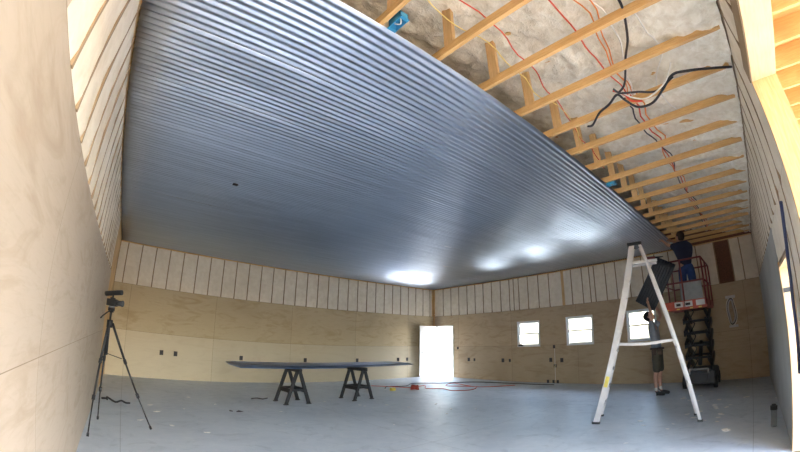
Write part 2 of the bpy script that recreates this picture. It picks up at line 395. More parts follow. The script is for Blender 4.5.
# ---- roof foam above the trusses
def zf(y):
    s = y + 0.44
    z = 3.62 + 0.25 * s if y < 5.35 else 3.62 + 0.25 * (5.79) - 0.25 * (y - 5.35)
    if y < 0.15: z -= 0.02 * (0.15 - y) / 0.59
    return z
bm = B(); nx, ny = 230, 70; rows = []
for i in range(nx + 1):
    x = LX + (BX - LX) * i / nx; row = []
    for j in range(ny + 1):
        t = j / ny; y = RY + (3.2 - RY) * t
        d = 0.06 * noise.noise(V((x * 2.1, y * 2.1, 1))) + 0.09 * abs(noise.noise(V((x * 5, y * 5, 4)))) + 0.035 * noise.noise(V((x * 13, y * 13, 7)))
        row.append(bm.verts.new((x, y, zf(y) - d + 0.02)))
    rows.append(row)
for i in range(nx):
    for j in range(ny): bm.faces.new((rows[i][j], rows[i + 1][j], rows[i + 1][j + 1], rows[i][j + 1])).smooth = True
roof = struct(bpy.data.objects.new('ceiling_roof', None)); COL.objects.link(roof)
o = link('spray_foam', bm, 'foam_roof', roof)
bm = B()
for ya, yb in ((RY - T - 0.02, 5.35), (5.35, AY + T + 0.02)):
    za, zb = zf(ya) + 0.28, zf(yb) + 0.28
    vv = [bm.verts.new(p) for p in ((LX - 0.2, ya, za), (BX + 0.2, ya, za), (BX + 0.2, yb, zb), (LX - 0.2, yb, zb), (LX - 0.2, ya, za + 0.08), (BX + 0.2, ya, za + 0.08), (BX + 0.2, yb, zb + 0.08), (LX - 0.2, yb, zb + 0.08))]
    for q in ((0, 1, 2, 3), (7, 6, 5, 4), (0, 4, 5, 1), (1, 5, 6, 2), (2, 6, 7, 3), (3, 7, 4, 0)): bm.faces.new([vv[i] for i in q])
link('roof_deck', bm, 'studbrown', roof)
for xx in (LX - 0.15, BX + 0.02):   # gables
    bm = B(); vv = []
    for dx in (0, 0.12):
        vv += [bm.verts.new((xx + dx, yy, zz)) for yy, zz in ((RY - T, 4.0), (AY + T, 4.0), (AY + T, zf(AY) + 0.3), (5.35, zf(5.35) + 0.3), (RY - T, zf(RY) + 0.3))]
    bm.faces.new(vv[:5]); bm.faces.new(vv[5:][::-1])
    for i in range(5): bm.faces.new((vv[i], vv[(i + 1) % 5], vv[5 + (i + 1) % 5], vv[5 + i]))
    link('gable', bm, 'studbrown', roof)

# ---- roof trusses
ORD = ['first', 'second', 'third', 'fourth', 'fifth', 'sixth', 'seventh', 'eighth', 'ninth', 'tenth', 'eleventh', 'twelfth', 'thirteenth', 'fourteenth', 'fifteenth', 'sixteenth', 'seventeenth', 'eighteenth', 'nineteenth', 'twentieth', 'twenty-first']
def truss():
    t = thing('roof_truss', '', 'roof truss', (0, 0, 0), 0, 'exposed roof trusses beside the metal ceiling')
    bm = B(); bm_box(bm, (-0.019, RY + 0.03, CZ + 0.026), (0.019, AY - 0.03, CZ + 0.105)); link('bottom_chord', bm, 'pine', t, bevel=0.003)
    bm = B(); bm_box(bm, (-0.019, 1.39, CZ + 0.09), (0.019, 1.48, zf(1.43) + 0.3)); link('web', bm, 'pine_z', t)
    bm = B(); bm_bar(bm, (0.02, 1.78, CZ + 0.12), (0.02, 2.9, zf(2.9) + 0.1), 0.038, 0.089, (0, 0, 1)); link('web', bm, 'pine', t)
    bm = B(); bm_bar(bm, (0, RY + 0.25, zf(RY + 0.25) + 0.15), (0, 5.30, zf(5.30) + 0.16), 0.038, 0.20, (0, 0, 1)); link('top_chord', bm, 'pine', t)
    return t
tr = truss(); xs = [0.52 + 0.58 * k for k in range(19)]
seen = [x for x in xs if x > 1.0]
for i, x in enumerate(xs):
    o = tr if i == 0 else dup(tr, (x, 0, 0))
    o.location.x = x
    n_ = xs.index(x)
    o['label'] = 'yellowish wooden roof truss above the metal ceiling edge, %s counting from the nearest' % ORD[n_]

# ---- header-side porch outside the big doorway
pj = thing('porch_roof', 'sunlit pine porch roof with joists seen beyond the doorway header, top right', 'porch roof', (3, -2, 0))
def pch(name, lo, hi, mat='pine'):
    bm = B(); bm_box(bm, lo, hi); return child_abs(link(name, bm, mat, bevel=0.002), pj)
for k in range(16):
    x = 0.38 + 0.415 * k
    pch('joist', (x - 0.019, -3.16, 3.56), (x + 0.019, RY - T - 0.062, 3.78))
pch('deck', (-1.5, -3.3, 3.781), (7.5, RY - T - 0.022, 3.83))
pch('ledger', (-1.5, RY - T - 0.06, 3.56), (7.5, RY - T - 0.022, 3.78))
pch('beam', (-1.5, -3.25, 3.50), (7.5, -3.162, 3.78))
for x in (-1.3, 7.3): pch('post', (x - 0.07, -3.28, -0.13), (x + 0.07, -3.14, 3.5))

# ---- end wall door: frame, leaf
d1 = struct(bpy.data.objects.new('door_1', None)); COL.objects.link(d1)
bm = B()
for lo, hi in (((BX - 0.015, 10.02, 0), (BX + 0.15, 10.06, 2.05)), ((BX - 0.015, 10.90, 0), (BX + 0.15, 10.94, 2.05)), ((BX - 0.015, 10.02, 2.01), (BX + 0.15, 10.94, 2.05))): bm_box(bm, lo, hi)
link('door_frame', bm, 'white_paint', d1)
bm = B(); bm_box(bm, (10.20, 10.93, 0.012), (BX - 0.02, 10.972, 2.03))
for z0, z1 in ((0.2, 0.95), (1.1, 1.85)):
    for x0, x1 in ((10.32, 10.62), (10.74, 11.04)):
        bm_box(bm, (x0, 10.925, z0), (x1, 10.931, z1))
lf = link('door_leaf', bm, 'white_paint', d1, bevel=0.003)
bm = B(); bm_tube(bm, [(10.27, 10.93, 0.96), (10.27, 10.88, 0.96)], 0.012, 10); bm_tube(bm, [(10.27, 10.885, 0.96), (10.27, 10.86, 0.96)], 0.028, 12)
link('door_knob', bm, 'dark_metal', lf)
# ---- windows
def window(n, a0, a1, z0, z1):
    w = struct(bpy.data.objects.new('window_%d' % n, None)); COL.objects.link(w)
    x0, x1 = BX - 0.006, BX + 0.11
    bm = B(); t = 0.045
    for lo, hi in (((x0, a0, z0), (x1, a0 + t, z1)), ((x0, a1 - t, z0), (x1, a1, z1)), ((x0, a0 + t, z0), (x1, a1 - t, z0 + t)), ((x0, a0 + t, z1 - t), (x1, a1 - t, z1))): bm_box(bm, lo, hi)
    fr = link('window_frame', bm, 'vinyl', w, bevel=0.003)
    zm = (z0 + z1) / 2 - 0.01; s = 0.035
    for nm, xa, zz0, zz1 in (('upper_sash', BX + 0.06, zm, z1 - t), ('lower_sash', BX + 0.03, z0 + t, zm + 0.03)):
        bm = B()
        for lo, hi in (((xa, a0 + t, zz0), (xa + 0.028, a0 + t + s, zz1)), ((xa, a1 - t - s, zz0), (xa + 0.028, a1 - t, zz1)), ((xa, a0 + t + s, zz0), (xa + 0.028, a1 - t - s, zz0 + s)), ((xa, a0 + t + s, zz1 - s), (xa + 0.028, a1 - t - s, zz1))): bm_box(bm, lo, hi)
        sh = link(nm, bm, 'vinyl', w)
        bm = B(); bm_box(bm, (xa + 0.012, a0 + t + s, zz0 + s), (xa + 0.016, a1 - t - s, zz1 - s)); link('pane', bm, 'glass', sh)
    bm = B(); bm_box(bm, (BX + 0.02, (a0 + a1) / 2 - 0.03, zm + 0.03), (BX + 0.045, (a0 + a1) / 2 + 0.03, zm + 0.045)); link('sash_lock', bm, 'vinyl', w)
for i, q in enumerate(WINS): window(i + 1, *q)
bm = B(); bm_box(bm, (BX - 0.03, 6.86, 1.20), (BX + 0.02, 7.04, 1.25)); bm_tube(bm, [(BX - 0.012, 6.9, 1.25), (BX - 0.012, 6.97, 1.28)], 0.012)
tag(link('caulk_tube', bm, 'black_plastic'), 'small dark tool lying on the sill of the window nearest the open door', 'tool')
# trims
bm = B(); bm_box(bm, (BX - 0.004, AY - 0.10, 0), (BX, AY, CZ - 0.04)); bm_box(bm, (BX - 0.10, AY - 0.004, PZ), (BX, AY, CZ - 0.04)); struct(link('trim_3', bm, 'pine_z'))

# ---- outlets on the walls
def outlet(x, y, z, axis, label, kind=0):
    t = thing('outlet_box', label, 'outlet box', (x, y, z), 0 if axis == 'y' else -math.pi / 2, 'open outlet boxes along the plywood walls')
    bm = B(); h = 0.065 if kind == 0 else 0.05; w = 0.05 if kind != 1 else 0.035
    for lo, hi in (((-w, -0.014, -h), (-w + 0.01, 0, h)), ((w - 0.01, -0.014, -h), (w, 0, h)), ((-w, -0.014, -h), (w, 0, -h + 0.01)), ((-w, -0.014, h - 0.01), (w, 0, h)), ((-w, -0.004, -h), (w, -0.001, h))): bm_box(bm, lo, hi)
    link('box_rim', bm, 'box_dark', t)
    bm = B(); bm_tube(bm, spline([(0, -0.004, 0.03), (0.015, -0.03, 0.0), (-0.01, -0.035, -0.03), (0.0, -0.01, -0.05)], 4), 0.006, 6); link('wire_tail', bm, 'wire_yellow' if kind == 2 else 'box_dark', t)
for x, lab in ((1.0, 'left of the pair above the tripod side of the long wall'), (1.39, 'right of the pair near the tripod on the long wall'), (3.3, 'above the left end of the metal sheets'), (5.41, 'between the two sawhorses on the long wall'), (7.41, 'right of the far sawhorse on the long wall'), (9.27, 'left of the pair beside the open white door'), (9.72, 'closest to the open white door on the long wall')):
    outlet(x, AY - 0.001, 0.715, 'y', 'dark open outlet box, ' + lab)
for y, z, k, lab in ((9.8, 1.15, 1, 'light switch height just right of the bright doorway'), (9.25, 0.72, 0, 'left of the pair right of the bright doorway'), (8.98, 0.72, 1, 'right of the pair right of the bright doorway'), (7.7, 0.72, 0, 'left of the pair before the first window'), (7.41, 0.72, 1, 'right of the pair before the first window'), (5.83, 0.74, 0, 'largest of the cluster between the first two windows'), (5.68, 0.55, 2, 'middle low box of the cluster between first two windows'), (5.44, 0.73, 0, 'right one of the cluster between first two windows'), (5.70, 1.16, 1, 'top one of the cluster between first two windows'), (5.95, 0.05, 1, 'by the floor, left, below the window gap'), (5.75, 0.05, 1, 'by the floor, middle, below the window gap'), (5.6, 0.05, 1, 'by the floor, right, below the window gap')):
    outlet(BX - 0.001, y, z, 'x', 'dark outlet box on end wall, ' + lab, k)
bm = B(); bm_tube(bm, [(BX - 0.012, 5.68, 0.1), (BX - 0.012, 5.68, 1.1)], 0.008, 6); tag(link('conduit', bm, 'wire_white'), 'thin pale vertical cable stapled between first and second window', 'cable')

# ---- junction boxes on the trusses
for (x, y, z, lab) in ((1.145, 1.47, CZ + 0.03, 'bright blue junction box nailed to the nearest visible truss by the ceiling edge'), (5.20, 1.50, CZ + 0.02, 'bright blue junction box on a farther truss by the metal edge')):
    t = thing('junction_box', lab, 'junction box', (x, y, z))
    bm = B()
    for lo, hi in (((0, -0.065, -0.03), (0.07, -0.058, 0.045)), ((0, 0.058, -0.03), (0.07, 0.065, 0.045)), ((0, -0.065, 0.038), (0.07, 0.065, 0.045)), ((0, -0.065, -0.03), (0.006, 0.065, 0.045)), ((0.064, -0.065, -0.03), (0.07, 0.065, 0.045)), ((0.0, -0.08, -0.032), (0.07, -0.058, -0.022)), ((0.0, 0.058, -0.032), (0.07, 0.08, -0.022))): bm_box(bm, lo, hi)
    link('shell', bm, 'blue_box', t)
    bm = B(); bm_tube(bm, spline([(0.02, -0.04, 0.03), (0.05, -0.01, -0.02), (0.03, 0.03, 0.0), (0.04, 0.045, 0.03)], 4), 0.006, 6); link('wire_tail', bm, 'wire_white', t)

# ---- cables in the ceiling
def cable(name, pts, r, mat, label, cat='cable', k=6, wob=0.0, group=None):
    p = spline(pts, k)
    if wob: p = [q + V((0, noise.noise(q * 3) * wob, noise.noise(q * 3 + V((9, 0, 0))) * wob * 0.6)) for q in p]
    bm = B(); bm_tube(bm, p, r, 6); return tag(link(name, bm, mat), label, cat, group)
ZT = CZ + 0.118
cable('cable', [(1.2, 1.12, ZT + .06), (1.68, 1.06, ZT), (2.26, 1.11, ZT + .0), (2.8, 1.2, ZT), (3.42, 1.28, ZT), (4.0, 1.36, ZT), (4.9, 1.44, ZT)], 0.006, 'wire_red', 'thin red cable crossing the trusses closest to the metal edge', wob=0.05)
cable('cable', [(1.2, 0.66, ZT + .05), (1.68, 0.62, ZT), (2.26, 0.62, ZT), (2.85, 0.63, ZT), (3.42, 0.60, ZT)], 0.007, 'wire_red', 'red cable crossing the nearest trusses midway to the right wall', wob=0.03)
cable('cable', [(1.3, 0.48, ZT + .05), (1.68, 0.50, ZT + .02), (2.26, 0.46, ZT), (2.85, 0.56, ZT), (3.42, 0.56, ZT)], 0.006, 'wire_orange', 'orange cable running beside the black cable bundle over near trusses', wob=0.06)
cable('cable', [(1.3, 0.36, ZT + .05), (1.68, 0.38, ZT + .01), (2.26, 0.42, ZT), (2.85, 0.54, ZT), (3.4, 0.6, ZT)], 0.006, 'wire_orange', 'second orange cable running right of the other orange cable', wob=0.05)
cable('cable', [(1.1, 1.20, ZT + .1), (1.5, 1.28, ZT + .04), (2.0, 1.2, ZT + .01), (2.6, 1.30, ZT + .01), (3.3, 1.25, ZT), (3.9, 1.36, ZT)], 0.005, 'wire_yellow', 'pale yellow cable drooping over the nearest trusses', wob=0.06)
cable('cable', [(2.0, 0.44, ZT + .03), (2.3, 0.36, ZT), (2.7, 0.40, ZT), (3.0, 0.5, ZT), (3.4, 0.56, ZT)], 0.007, 'wire_white', 'white cable looping above the trusses near the black bundle', wob=0.05)
cable('cable', [(2.26, 0.20, ZT), (2.84, 0.10, ZT), (3.1, 0.2, ZT - .03), (3.5, 0.3, ZT), (4.0, 0.22, ZT)], 0.007, 'wire_white', 'white cable lying over the trusses close to the right wall', wob=0.05)
for i, (m_, dy, nm) in enumerate((('wire_red', 0.0, 'red'), ('wire_black', 0.05, 'black'), ('wire_orange', -0.05, 'orange'))):
    cable('cable', [(3.42, 0.58 + dy, ZT + .01), (4.0, 0.60 + dy * 1.4, ZT), (4.6, 0.58 + dy, ZT - .0), (5.2, 0.60 - dy, ZT), (6.3, 0.58 + dy, ZT), (7.5, 0.60 - dy, ZT), (9.2, 0.58 + dy, ZT), (10.3, 0.6, ZT)], 0.009, m_, '%s cable of the run crossing the farther trusses' % nm, wob=0.07)
zb = CZ - 0.03
tag(cable('cable_bundle', [(3.38, RY + 0.02, zb + .02), (3.2, -0.2, zb - .02), (3.13, -0.02, zb - .01), (3.12, 0.11, zb), (3.25, 0.24, zb - .02), (3.34, 0.38, zb - .06), (3.30, 0.52, zb - .07), (3.16, 0.60, zb - .03), (3.08, 0.64, zb), (3.18, 0.76, zb), (3.26, 0.90, zb), (3.42, 1.04, zb), (3.5, 1.12, CZ + 0.02)], 0.012, 'wire_black', 'thick black cable bundle drooping under the trusses to the right wall'), 'thick black cable bundle drooping under the trusses to the right wall', 'cable')
cable('cable', [(3.12, 0.11, zb - .02), (3.22, 0.3, zb - .03), (3.14, 0.45, zb - .02), (3.06, 0.6, zb - .01), (3.0, 0.64, zb + 0.02)], 0.010, 'wire_black', 'short black cable arc looping beside the drooping bundle')
cable('cable', [(3.05, 0.60, zb), (3.16, 0.52, zb - .04), (3.24, 0.4, zb - .05), (3.16, 0.2, zb - 0.02), (3.0, 0.08, zb + 0.04)], 0.008, 'wire_white', 'white cable loop tangled with the drooping black bundle')
cable('cable', [(3.05, 0.66, zb + .04), (3.12, 0.58, zb - .0), (3.2, 0.55, zb - .04), (3.26, 0.46, zb - .05)], 0.011, 'wire_red', 'short red cable end hanging in the tangle of cables')
cable('cable', [(1.9, 0.20, ZT + .03), (2.26, 0.23, ZT - .02), (2.6, 0.31, ZT + .0), (2.84, 0.42, ZT), (2.96, 0.52, zb), (3.06, 0.62, zb)], 0.011, 'wire_black', 'black cable running from top of view down to the cable tangle', wob=0.02)
cable('hanging_cable', [(3.27, RY + 0.03, 2.28), (3.42, RY + 0.035, 2.12), (3.5, RY + 0.04, 1.98), (3.52, RY + 0.05, 1.86), (3.62, RY + 0.045, 1.74), (3.66, RY + 0.05, 1.55), (3.75, RY + 0.04, 1.3), (3.70, RY + 0.05, 1.0)], 0.014, 'wire_blue', 'dark blue cable hanging down the right wall beside the small doorway')

# ---- red extension cord and things on the floor by the door
cable('extension_cord', [(7.0, 9.7, .012), (7.5, 9.1, .012), (7.7, 8.75, .012), (8.43, 8.8, .012), (8.0, 8.3, .012), (8.3, 7.9, .012), (8.2, 7.4, .012), (8.7, 7.1, .012), (9.3, 7.5, .012), (8.9, 8.3, .012), (9.6, 8.6, .012), (9.3, 7.4, .012), (10.2, 6.6, .012)], 0.010, 'wire_red', 'red extension cord snaking across the floor in front of open door', 'cord', wob=0.0)
cable('extension_cord', [(7.0, 9.0, .01), (7.35, 9.3, .01), (7.9, 9.1, .01), (8.6, 9.5, .01), (9.4, 8.9, .01), (10.4, 8.1, .01), (10.7, 5.5, .01)], 0.012, 'wire_black', 'thin dark cord trailing on the floor behind the red cord', 'cord')
t = thing('cord_reel', 'orange red bundle of wound cord lying on the floor before the door', 'cord bundle', (7.55, 8.3, 0))
for k in range(5):
    bm = B(); pts = [(0.11 * math.cos(a) * (1 - 0.05 * k), 0.11 * math.sin(a) * (1 - .05 * k), 0.035 + 0.022 * k + 0.012 * math.sin(a * 2 + k)) for a in [j * math.pi / 8 for j in range(17)]]
    bm_tube(bm, pts, 0.022, 6); link('cord_loop', bm, 'red_paint', t)
bm = B(); bm_box(bm, (-0.10, -0.05, 0.0), (0.05, 0.05, 0.08)); bm_tube(bm, [(0, 0, .05), (0, 0, .09)], 0.03)
o = link('tape_measure', bm, 'yellow', None, bevel=0.012); o.location = (6.95, 8.55, 0); tag(o, 'small yellow tape measure lying left of the orange cord bundle', 'tape measure')

# ---- black cord pile near tripod
bm = B(); pts = [(-0.30 + 0.05 * math.cos(a), 7.68 + 0.06 * math.sin(a), 0.02 + 0.006 * a) for a in [j * 0.6 for j in range(12)]] 
bm_tube(bm, spline(pts + [(-0.1, 7.5, .02), (0.0, 7.62, .03), (0.08, 7.5, .02), (0.16, 7.52, .015)], 3), 0.017, 6)
tag(link('cord_pile', bm, 'black_plastic'), 'small tangled black cord lying on the floor behind the tripod', 'cord')

# ---- bottle by right wall
t = thing('spray_can', 'small pale can with black cap standing by the right wall', 'can', (6.15, -0.28, 0))
bm = B(); bm_tube(bm, [(0, 0, 0), (0, 0, .20), (0, 0, .225)], 0.042, 16); link('body', bm, 'grey_panel', t)
bm = B(); bm_tube(bm, [(0, 0, .225), (0, 0, .28)], 0.05, 14); bm_tube(bm, [(0, 0, .28), (0, 0, .30)], 0.03, 12); link('cap', bm, 'black_plastic', t)

# ---- sawhorses
def sawhorse(loc, rz, label):
    t = thing('sawhorse', label, 'sawhorse', loc, rz, 'black folding sawhorses under the metal sheets')
    bm = B(); bm_box(bm, (-0.045, -0.33, 0.70), (0.045, 0.33, 0.765)); bm_box(bm, (-0.03, -0.34, 0.765), (0.03, 0.34, 0.785)); link('top_beam', bm, 'black_plastic', t, bevel=0.006)
    for sx in (-1, 1):
        fr = None
        for sy in (-1, 1):
            bm = B(); bm_bar(bm, (sx * 0.03, sy * 0.25, 0.72), (sx * 0.28, sy * 0.25, 0.012), 0.075, 0.04, (0, 1, 0))
            bm_box(bm, (sx * 0.28 - 0.05, sy * 0.25 - 0.035, 0), (sx * 0.28 + 0.05, sy * 0.25 + 0.035, 0.02))
            link('leg', bm, 'black_plastic', t, bevel=0.004)
        bm = B(); bm_box(bm, (sx * 0.185 - 0.018, -0.24, 0.25), (sx * 0.185 + 0.018, 0.24, 0.34)); link('cross_brace', bm, 'black_plastic', t)
    for yy in (-0.25, 0.25):
        bm = B(); bm_bar(bm, (-0.17, yy, 0.31), (0.17, yy, 0.31), 0.03, 0.05, (0, 0, 1)); link('spreader', bm, 'black_plastic', t)
    return t
s1 = sawhorse((3.52, 7.84, 0), 0.08, 'black folding sawhorse under the left half of the metal sheets')
s2 = dup(s1, (5.22, 7.84, 0), 0.14, 'black folding sawhorse under the right half of the metal sheets')
def sheet(name, L, W, mat, waves, amp=0.008, th=0.0012):
    bm = B(); ns = waves * 6; rows = []
    for i in range(9):
        rows.append([bm.verts.new((L * (i / 8 - 0.5), W * (j / ns - 0.5), amp * math.cos(2 * math.pi * j / 6))) for j in range(ns + 1)])
    for i in range(8):
        for j in range(ns): bm.faces.new((rows[i][j], rows[i + 1][j], rows[i + 1][j + 1], rows[i][j + 1])).smooth = True
    o = link(name, bm, mat); md = o.modifiers.new('Solid', 'SOLIDIFY'); md.thickness = th; return o
zz = 0.797
pos = [(3.42, 7.82, 2.55), (4.52, 7.92, 4.8), (4.66, 7.94, 4.5), (4.45, 7.92, 4.7), (4.52, 7.94, 4.6)]
lab = ['lowest', 'second lowest', 'middle', 'second from the top', 'topmost']
for i, (x, y, L) in enumerate(pos):
    o = sheet('metal_sheet', L, 0.82, 'metal_blue' if i == 0 else 'metal', 12)
    o.location = (x, y, zz + 0.0125 * i); o.rotation_euler = (0, 0, 0.075 + 0.004 * (i - 2))
    tag(o, '%s corrugated metal sheet%s of the stack lying on the two sawhorses' % (lab[i], ', bluish and shorter,' if i == 0 else ''), 'metal sheet', 'corrugated sheets stacked on the sawhorses')

# ---- tripod with camera
ap = V((-0.23, 5.62, 1.42)); t = thing('tripod', 'black camera tripod with spread legs standing beside the left plywood wall', 'tripod', (ap.x, ap.y, 0))
feet = [V((-0.40, 5.22, 0)), V((0.42, 5.72, 0)), V((-0.33, 6.15, 0))]
for fpos in feet:
    f_ = V((fpos.x - ap.x, fpos.y - ap.y, 0)); top = V((0, 0, 1.42)) + f_ * 0.06
    bm = B(); d = f_ + V((0, 0, 0.02)) - top
    bm_tube(bm, [top, top + d * 0.36], 0.017, 10); bm_tube(bm, [top + d * 0.34, top + d * 0.68], 0.013, 10); bm_tube(bm, [top + d * 0.66, top + d * 0.98], 0.010, 10)
    lg = link('leg', bm, 'black_plastic', t)
    for q in (0.35, 0.67):
        bm = B(); bm_tube(bm, [top + d * (q - 0.02), top + d * (q + 0.02)], 0.023, 10); link('leg_clamp', bm, 'black_plastic', lg)
    bm = B(); bm_tube(bm, [top + d * 0.97, top + d * 1.0], 0.017, 10); link('rubber_foot', bm, 'black_plastic', lg)
bm = B(); bm_tube(bm, [(0, 0, 1.0), (0, 0, 1.58)], 0.014, 10); bm_tube(bm, [(0, 0, 1.36), (0, 0, 1.46)], 0.04, 12); link('centre_column', bm, 'black_plastic', t)
for fpos in feet:
    f_ = V((fpos.x - ap.x, fpos.y - ap.y, 0)); bm = B(); bm_tube(bm, [(0, 0, 1.02), V((0, 0, 1.42)) + (f_ + V((0, 0, -1.42))) * 0.32], 0.006, 6); link('spreader', bm, 'dark_metal', t)
bm = B(); bm_tube(bm, [(0, 0, 1.56), (0, 0, 1.62)], 0.034, 12); bm_tube(bm, [(-0.045, 0, 1.60), (0.045, 0, 1.60)], 0.022, 10); bm_box(bm, (-0.04, -0.05, 1.62), (0.04, 0.05, 1.64)); link('pan_head', bm, 'black_plastic', t)
bm = B(); bm_tube(bm, [(0.0, -0.02, 1.6), (-0.10, -0.12, 1.50), (-0.12, -0.15, 1.47)], 0.009, 8); link('pan_handle', bm, 'black_plastic', t)
t = thing('video_camera', 'black video camera with shotgun microphone mounted on the tripod', 'camera', (ap.x, ap.y, 1.642), -0.5)
bm = B(); bm_box(bm, (-0.07, -0.045, 0), (0.07, 0.045, 0.095)); bm_box(bm, (-0.03, -0.03, 0.095), (0.03, 0.03, 0.115)); link('body', bm, 'black_plastic', t, bevel=0.01)
bm = B(); bm_tube(bm, [(0.07, 0, 0.048), (0.15, 0, 0.048)], 0.036, 16); bm_tube(bm, [(0.15, 0, 0.048), (0.165, 0, 0.048)], 0.042, 16); link('lens', bm, 'dark_metal', t)
bm = B(); bm_box(bm, (-0.03, 0.045, 0.02), (0.02, 0.052, 0.08)); link('screen', bm, 'dark_metal', t)
bm = B(); bm_tube(bm, [(0, 0, 0.11), (0, 0, 0.15)], 0.012, 8); bm_tube(bm, [(-0.12, 0, 0.155), (-0.10, 0, 0.16), (0.10, 0, 0.19), (0.13, 0, 0.193)], 0.034, 12); link('microphone', bm, 'black_plastic', t)

# ---- stepladder
u = V((math.cos(0.25), math.sin(0.25), 0)); w = V((-u.y, u.x, 0))
base = V((6.22, 2.42, 0)); rear = V((6.56, 0.80, 0)); 
top = V((6.43, 1.60, 2.93))
t = thing('stepladder', 'tall pale aluminium stepladder standing open on the concrete floor', 'ladder', tuple(base))
def rel(p): return V(p) - base
Wb, Wt = 0.62, 0.30
fb = [base, base + u * Wb]; ft = [top + w * 0.06, top + w * 0.06 + u * Wt + (u * 0.12)]
ft[0] = top + w * 0.06 + u * 0.12
rb = [rear + u * 0.02, rear + u * 0.5]; rt = [top - w * 0.07 + u * 0.12, top - w * 0.07 + u * (0.12 + Wt)]
for i in (0, 1):
    bm = B(); a, b_ = rel(fb[i]) + V((0, 0, 0.02)), rel(ft[i])
    bm_bar(bm, a, b_, 0.03, 0.095, w); r_ = link('front_rail', bm, 'alu', t, bevel=0.003)
    bm = B(); bm_box(bm, (-0.035, -0.065, 0), (0.035, 0.065, 0.03), 0, Matrix.Translation(rel(fb[i])) @ Matrix.Rotation(0.25, 4, 'Z')); link('foot', bm, 'black_plastic', r_)
    if i == 0:
        for z0, z1, mt in ((0.20, 0.26, 'yellow'), (0.27, 0.30, 'decal'), (0.45, 0.52, 'decal')):
            bm = B(); bm_bar(bm, a.lerp(b_, z0) - u * 0.018, a.lerp(b_, z1) - u * 0.018, 0.004, 0.06, w); link('sticker', bm, mt, r_)
    bm = B(); a, b_ = rel(rb[i]) + V((0, 0, 0.02)), rel(rt[i]); bm_bar(bm, a, b_, 0.028, 0.05, w); r_ = link('rear_rail', bm, 'alu', t, bevel=0.003)
    bm = B(); bm_box(bm, (-0.025, -0.04, 0), (0.025, 0.04, 0.03), 0, Matrix.Translation(rel(rb[i])) @ Matrix.Rotation(0.25, 4, 'Z')); link('foot', bm, 'black_plastic', r_)
    bm = B(); p1 = rel(fb[i]).lerp(rel(ft[i]), 0.44); p2 = rel(rb[i]).lerp(rel(rt[i]), 0.44); pm = p1.lerp(p2, 0.5) - V((0, 0, 0.03))
    bm_bar(bm, p1, pm, 0.008, 0.035, (0, 0, 1)); bm_bar(bm, pm, p2, 0.008, 0.035, (0, 0, 1)); link('spreader', bm, 'alu', t)
for k in range(1, 10):
    q = k / 10
    bm = B(); a, b_ = rel(fb[0]).lerp(rel(ft[0]), q), rel(fb[1]).lerp(rel(ft[1]), q)
    bm_bar(bm, a, b_, 0.10, 0.03, (0, 0, 1)); link('step', bm, 'alu', t)
for k in (2, 4, 6, 8):
    q = k / 10
    bm = B(); a, b_ = rel(rb[0]).lerp(rel(rt[0]), q), rel(rb[1]).lerp(rel(rt[1]), q); bm_bar(bm, a, b_, 0.02, 0.03, (0, 0, 1)); link('rear_brace', bm, 'alu', t)
c_ = rel(top + u * (0.12 + Wt / 2)); mt = Matrix.Translation(c_) @ Matrix.Rotation(0.25, 4, 'Z')
bm = B(); bm_box(bm, (-0.19, -0.11, -0.02), (0.19, 0.14, 0.035), 0, mt); link('top_cap', bm, 'black_plastic', t, bevel=0.01)
sh_c = rel(top + u * (0.12 + Wt / 2) - w * 0.13) - V((0, 0, 0.30)); mt = Matrix.Translation(sh_c) @ Matrix.Rotation(0.25, 4, 'Z')
bm = B(); bm_box(bm, (-0.15, -0.20, -0.008), (0.15, 0.20, 0.008), 0, mt); 
for sx in (-0.15, 0.15): bm_bar(bm, mt @ V((sx, -0.20, -0.02)), mt @ V((sx, 0.32, -0.02)), 0.02, 0.035, (0, 0, 1))
link('bucket_shelf', bm, 'alu', t)
DM = Matrix.Translation(sh_c + base + V((0, 0, 0.008)) - w * 0.10) @ Matrix.Rotation(0.25 - math.pi / 2, 4, 'Z')
t = thing('cordless_drill', 'dark cordless drill with greenish tip lying on the ladder shelf', 'drill', tuple(DM.translation), 0.25 - math.pi / 2)
bm = B(); bm_tube(bm, [(-0.10, 0, 0.04), (0.02, 0, 0.04), (0.08, 0, 0.04)], 0.036, 12, r2=0.026); bm_tube(bm, [(-0.08, 0, 0.035), (-0.05, 0.12, 0.03)], 0.02, 10); link('body', bm, 'rail_red', t)
bm = B(); bm_tube(bm, [(0.08, 0, 0.04), (0.14, 0, 0.04), (0.22, 0, 0.04)], 0.02, 10, r2=0.006); link('chuck', bm, 'black_plastic', t)
bm = B(); bm_box(bm, (-0.10, 0.10, 0.0), (0.0, 0.16, 0.06)); link('battery', bm, 'black_plastic', t)

# ---- scissor lift
LXc, LYc = 10.42, 1.20
t = thing('scissor_lift', 'red and dark grey scissor lift raised high before the end wall', 'scissor lift', (LXc, LYc, 0))
def lk(name, bm, mat, par=t, **k): return link(name, bm, mat, par, **k)
bm = B(); bm_box(bm, (-0.58, -0.36, 0.12), (0.58, 0.36, 0.42)); bm_box(bm, (-0.62, -0.20, 0.16), (-0.58, 0.20, 0.36)); bm_box(bm, (-0.50, -0.39, 0.2), (0.5, 0.39, 0.40)); ch = lk('chassis', bm, 'dark_metal', bevel=0.015)
for sx in (-1, 1):
    for sy in (-1, 1):
        bm = B(); bm_tube(bm, [(sx * 0.42, sy * 0.32, 0.15), (sx * 0.42, sy * 0.405, 0.15)], 0.15, 20); bm_tube(bm, [(sx * 0.42, sy * 0.405, 0.15), (sx * 0.42, sy * 0.415, 0.15)], 0.07, 14); lk('wheel', bm, 'black_plastic')
